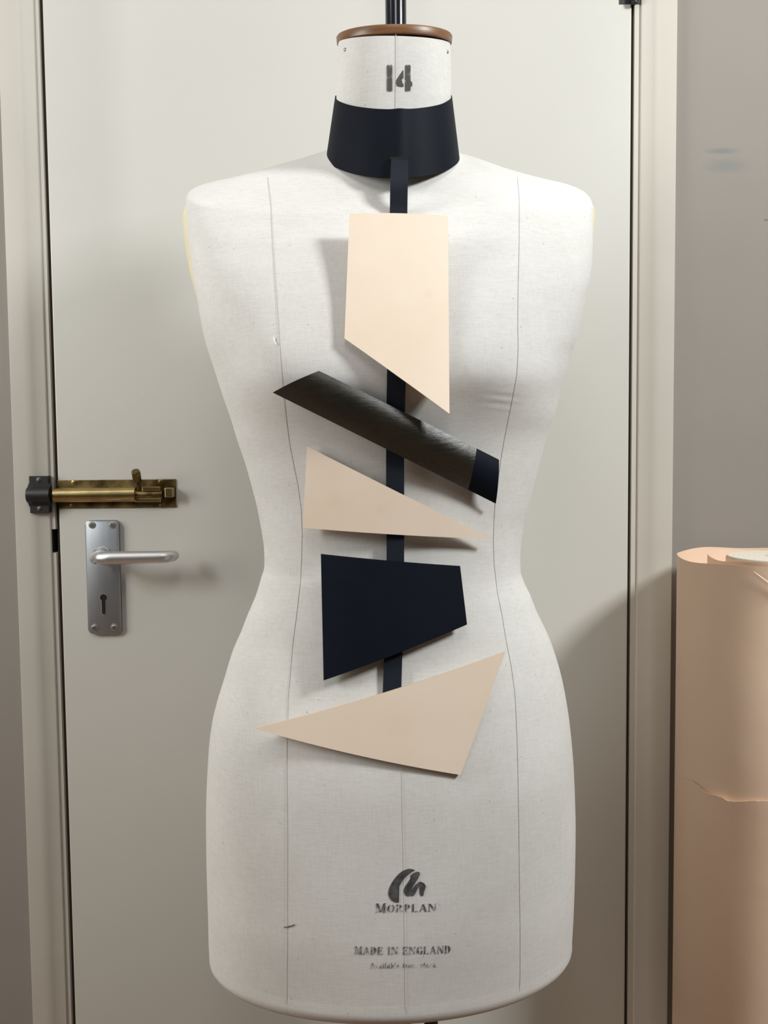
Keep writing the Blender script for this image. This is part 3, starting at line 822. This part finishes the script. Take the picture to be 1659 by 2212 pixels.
def panel(corners, stiff, mats, name, lab, bulge=0.0, lift=.002, nu=28, nv=12, th=.0024, split=None, clear=None):
    """corners px: (u0v0, u1v0, u1v1, u0v1); a stiff sheet, bent round the body across x"""
    zc = at(sum(c[0] for c in corners) / 4, sum(c[1] for c in corners) / 4, -.39).z
    xc = XC + .004
    # best fitting bent sheet: y = A + s (z - zc) + t (x - xc) + k (x - xc)^2 over the panel's own patch of linen
    P = [on_surface(cx, cy, lambda x, z: body_front(x, z) - .006) for cx, cy in corners]
    def quad(P, u, v):
        return ((P[0].x * (1 - u) + P[1].x * u) * (1 - v) + (P[3].x * (1 - u) + P[2].x * u) * v,
                (P[0].z * (1 - u) + P[1].z * u) * (1 - v) + (P[3].z * (1 - u) + P[2].z * u) * v)
    rows = []
    for j in range(7):
        for i in range(13):
            x, z = quad(P, i / 12, j / 6); rows.append(((1, z - zc, x - xc, (x - xc) ** 2), body_front(x, z)))
    M4 = Matrix([[sum(r[0][a] * r[0][b] for r in rows) for b in range(4)] for a in range(4)])
    for a in range(4): M4[a][a] += 1e-9
    sol = M4.inverted() @ Vector([sum(r[0][a] * r[1] for r in rows) for a in range(4)])
    sl, tx, k2 = sol[1] * stiff[0], sol[2] * stiff[1], max(2.2, sol[3] * stiff[2]) if len(stiff) > 3 else sol[3] * stiff[2]
    def shape(x, z): return sl * (z - zc) + tx * (x - xc) + k2 * (x - xc) ** 2
    A = -.40
    for _ in range(3):
        sheet = lambda x, z: A + shape(x, z)
        P = [on_surface(cx, cy, sheet) for cx, cy in corners]
        grid = []; best = 9
        for j in range(nv + 1):
            row = []
            for i in range(nu + 1):
                x, z = quad(P, i / nu, j / nv)
                row.append((x, z, j / nv))
                lim = body_front(x, z) - lift
                if abs(x - XC) < .014: lim = min(lim, interp(STRAP, z) - .0008)
                best = min(best, lim - th - shape(x, z))
            grid.append(row)
        A = best
    bm = bmesh.new()
    def make(dy):
        return [[bm.verts.new((x, A + shape(x, z) - bulge * (1 - (2 * v - 1) ** 2) * 1.0 + dy, z)) for x, z, v in row] for row in grid]
    F, B = make(0), make(th)
    mi = lambda i: 0 if split is None or i < split * nu else 1
    for j in range(nv):
        for i in range(nu):
            for G in (F, B):
                try:
                    f = bm.faces.new((G[j][i], G[j][i + 1], G[j + 1][i + 1], G[j + 1][i])); f.material_index = mi(i); f.smooth = True
                except ValueError: pass
    rim = [(0, i) for i in range(nu)] + [(j, nu) for j in range(nv)] + [(nv, i) for i in range(nu, 0, -1)] + [(j, 0) for j in range(nv, 0, -1)]
    for a, b in zip(rim, rim[1:] + rim[:1]):
        co = [F[a[0]][a[1]].co, F[b[0]][b[1]].co, B[b[0]][b[1]].co, B[a[0]][a[1]].co]
        if (co[0] - co[1]).length < 1e-6: continue
        f = bm.faces.new([bm.verts.new(c) for c in co]); f.material_index = len(mats) - 1
    bmesh.ops.remove_doubles(bm, verts=[v for row in F + B for v in row], dist=1e-7)
    me = bpy.data.meshes.new(name)
    bmesh.ops.translate(bm, verts=bm.verts, vec=-world_loc(piece))
    bmesh.ops.recalc_face_normals(bm, faces=bm.faces)
    bm.to_mesh(me); bm.free()
    for mt in mats: me.materials.append(mt)
    o = link(bpy.data.objects.new(name, me), piece); o['label'] = lab
    return o
panel([(755, 461), (968, 466), (971, 894), (744, 731)], (.66, .9, .9, 1), [natural_leather, veg_edge], 'leather_panel', 'tall pale tan panel with a slanted lower edge')
panel([(663, 964), (1064, 1164), (1064, 1164), (654, 1140)], (.8, .9, .85), [natural_leather, veg_edge], 'leather_panel', 'flat pale tan triangle pointing right at the waist')
panel([(693, 1197), (994, 1223), (1009, 1349), (699, 1470)], (.9, .9, .8), [navy, navy], 'leather_panel', 'plain navy black four-sided panel below the waist')
panel([(551, 1574), (1092, 1408), (995, 1674), (551, 1574)], (.1, .9, .6), [natural_leather, veg_edge], 'leather_panel', 'large pale tan triangle pointing left over the hip')
panel([(689, 801), (1078, 993), (1071, 1088), (589, 848)], (.9, .95, .9), [burnished, navy, navy], 'leather_panel', 'long glossy burnished dark strip slanting across the ribs', bulge=.0065, nu=60, nv=14, split=.86)

# ------------------------------------------------------------------ paper roll by the door
RY, RR = -.135, .116
tl = at(1472, 1205, RY); RX = tl.x + RR * 1.0; RZ = tl.z
roll = empty('paper_roll', (RX, RY, 0))
tag(roll, 'tall standing roll of pinkish brown kraft paper beside the door frame', 'paper roll')
def spiral(a0, a1, r0, r1, n):
    return [(a0 + (a1 - a0) * i / n, r0 + (r1 - r0) * i / n) for i in range(n + 1)]
# loose outer sheet, wound about one and a half turns
sp_ = []
n = 220
for i in range(n + 1):
    t = i / n
    deg = -95 + 700 * t; a = math.radians(deg)
    r = RR - .0008 - .037 * sstep(268, 560, deg)
    sp_.append((a, r))
bm = bmesh.new(); th = .0005
def spt(a, r, z):
    return (RX + r * math.cos(a), RY + r * math.sin(a), z)
rows = []
for a, r in sp_:
    wob = .0012 * math.sin(3 * a + 1) + .0008 * math.sin(7 * a)
    rows.append([spt(a, r, .001), spt(a, r, RZ + wob), spt(a, r - th, RZ + wob), spt(a, r - th, .001)])
ring_loft(bm, rows)
obj('loose_sheet', bm, kraft, roll, 30)['label'] = 'outer turns of kraft paper, loosely curled'
# tightly wound core with a pale end
ox, oy = .006, .004
bm = bmesh.new(); RC, RH = .0625, .0215
def ringz(r, z): return [(RX + ox + r * math.cos(2 * math.pi * k / 72), RY + oy + r * math.sin(2 * math.pi * k / 72), z) for k in range(72)]
rg = [ringz(RC, .001), ringz(RC, RZ - .0005), ringz(RC - .0006, RZ + .0005), ringz(RH, RZ + .0005), ringz(RH, RZ - .25), ringz(RH, .001)]
v_ = ring_loft(bm, rg, cap=False)
for k in range(72):
    j = (k + 1) % 72; bm.faces.new((v_[-1][k], v_[-1][j], v_[0][j], v_[0][k]))
core = obj('wound_core', bm, paper_end, roll, 30); core['label'] = 'tightly wound pale paper end with a dark hollow'
bm = bmesh.new()
v_ = ring_loft(bm, [ringz(RC + .0003, .001), ringz(RC + .0003, RZ - .002), ringz(RC + .0012, RZ - .002), ringz(RC + .0012, .001)], cap=False)
obj('core_wrap', bm, kraft, roll, 30)
bm = bmesh.new()
v_ = ring_loft(bm, [ringz(RH + .0002, RZ - .3), ringz(RH + .0002, RZ - .003), ringz(RH - .0018, RZ - .003), ringz(RH - .0018, RZ - .3)], cap=False)
obj('cardboard_tube', bm, mottled('tube_card', (.12, .10, .08), .9).m, roll, 30)
# lower wrap with a torn top edge
tear = [(1480, 1683), (1495, 1686), (1508, 1693), (1517, 1701), (1527, 1709), (1542, 1714), (1565, 1721), (1574, 1728), (1590, 1729), (1610, 1729), (1625, 1727), (1640, 1728), (1659, 1728), (1690, 1733), (1740, 1738), (1800, 1740)]
def roll_front(x, z):
    d_ = max(0, RR ** 2 - min(RR, abs(x - RX)) ** 2); return RY - math.sqrt(d_)
def on_roll(px, py):
    v = at(px, py, 0) - CAM
    dx, dy = CAM.x - RX, CAM.y - RY
    a, b, c = v.x ** 2 + v.y ** 2, dx * v.x + dy * v.y, dx * dx + dy * dy - RR ** 2
    return CAM + v * ((-b - math.sqrt(max(0, b * b - a * c))) / a)
bm = bmesh.new(); rows = []
random.seed(4)
for i in range(len(tear) - 1):
    for k in range(6):
        t = k / 6
        px = tear[i][0] + (tear[i + 1][0] - tear[i][0]) * t; py = tear[i][1] + (tear[i + 1][1] - tear[i][1]) * t
        p = on_roll(px, py)
        a = math.atan2(p.y - RY, p.x - RX)
        lift = .0004 + .0028 * sstep(1485, 1530, px) * (1 - .6 * sstep(1600, 1700, px))
        zj = p.z + random.uniform(-.0005, .0005)
        r = RR
        rows.append([spt(a, r, .001), spt(a, r + .0002, p.z - .12), spt(a, r + .0004 + lift * .3, p.z - .03), spt(a, r + .0006 + lift, zj), spt(a, r + .0001 + lift, zj), spt(a, r, zj - .003)])
ring_loft(bm, rows)
obj('torn_wrap', bm, kraft, roll, 30)['label'] = 'lower wrap of paper with a torn upper edge'
# turned-over corner at the top right of the roll
bm = bmesh.new()
prev = None
for i in range(12):
    t = i / 11
    px, py = 1627 + 60 * t, 1233 + 42 * t
    p = on_surface(px, py, lambda x, z: roll_front(x, z) - .0015)
    q = on_surface(px + 3, py + 3 + 9 * t, lambda x, z: roll_front(x, z) - .003)
    cur = [bm.verts.new(p), bm.verts.new(q), bm.verts.new(q + Vector((0, .0004, -.0004)))]
    if prev:
        bm.faces.new((prev[0], prev[1], cur[1], cur[0])); bm.faces.new((prev[1], prev[2], cur[2], cur[1]))
    prev = cur
obj('turned_edge', bm, kraft, roll, 'all')
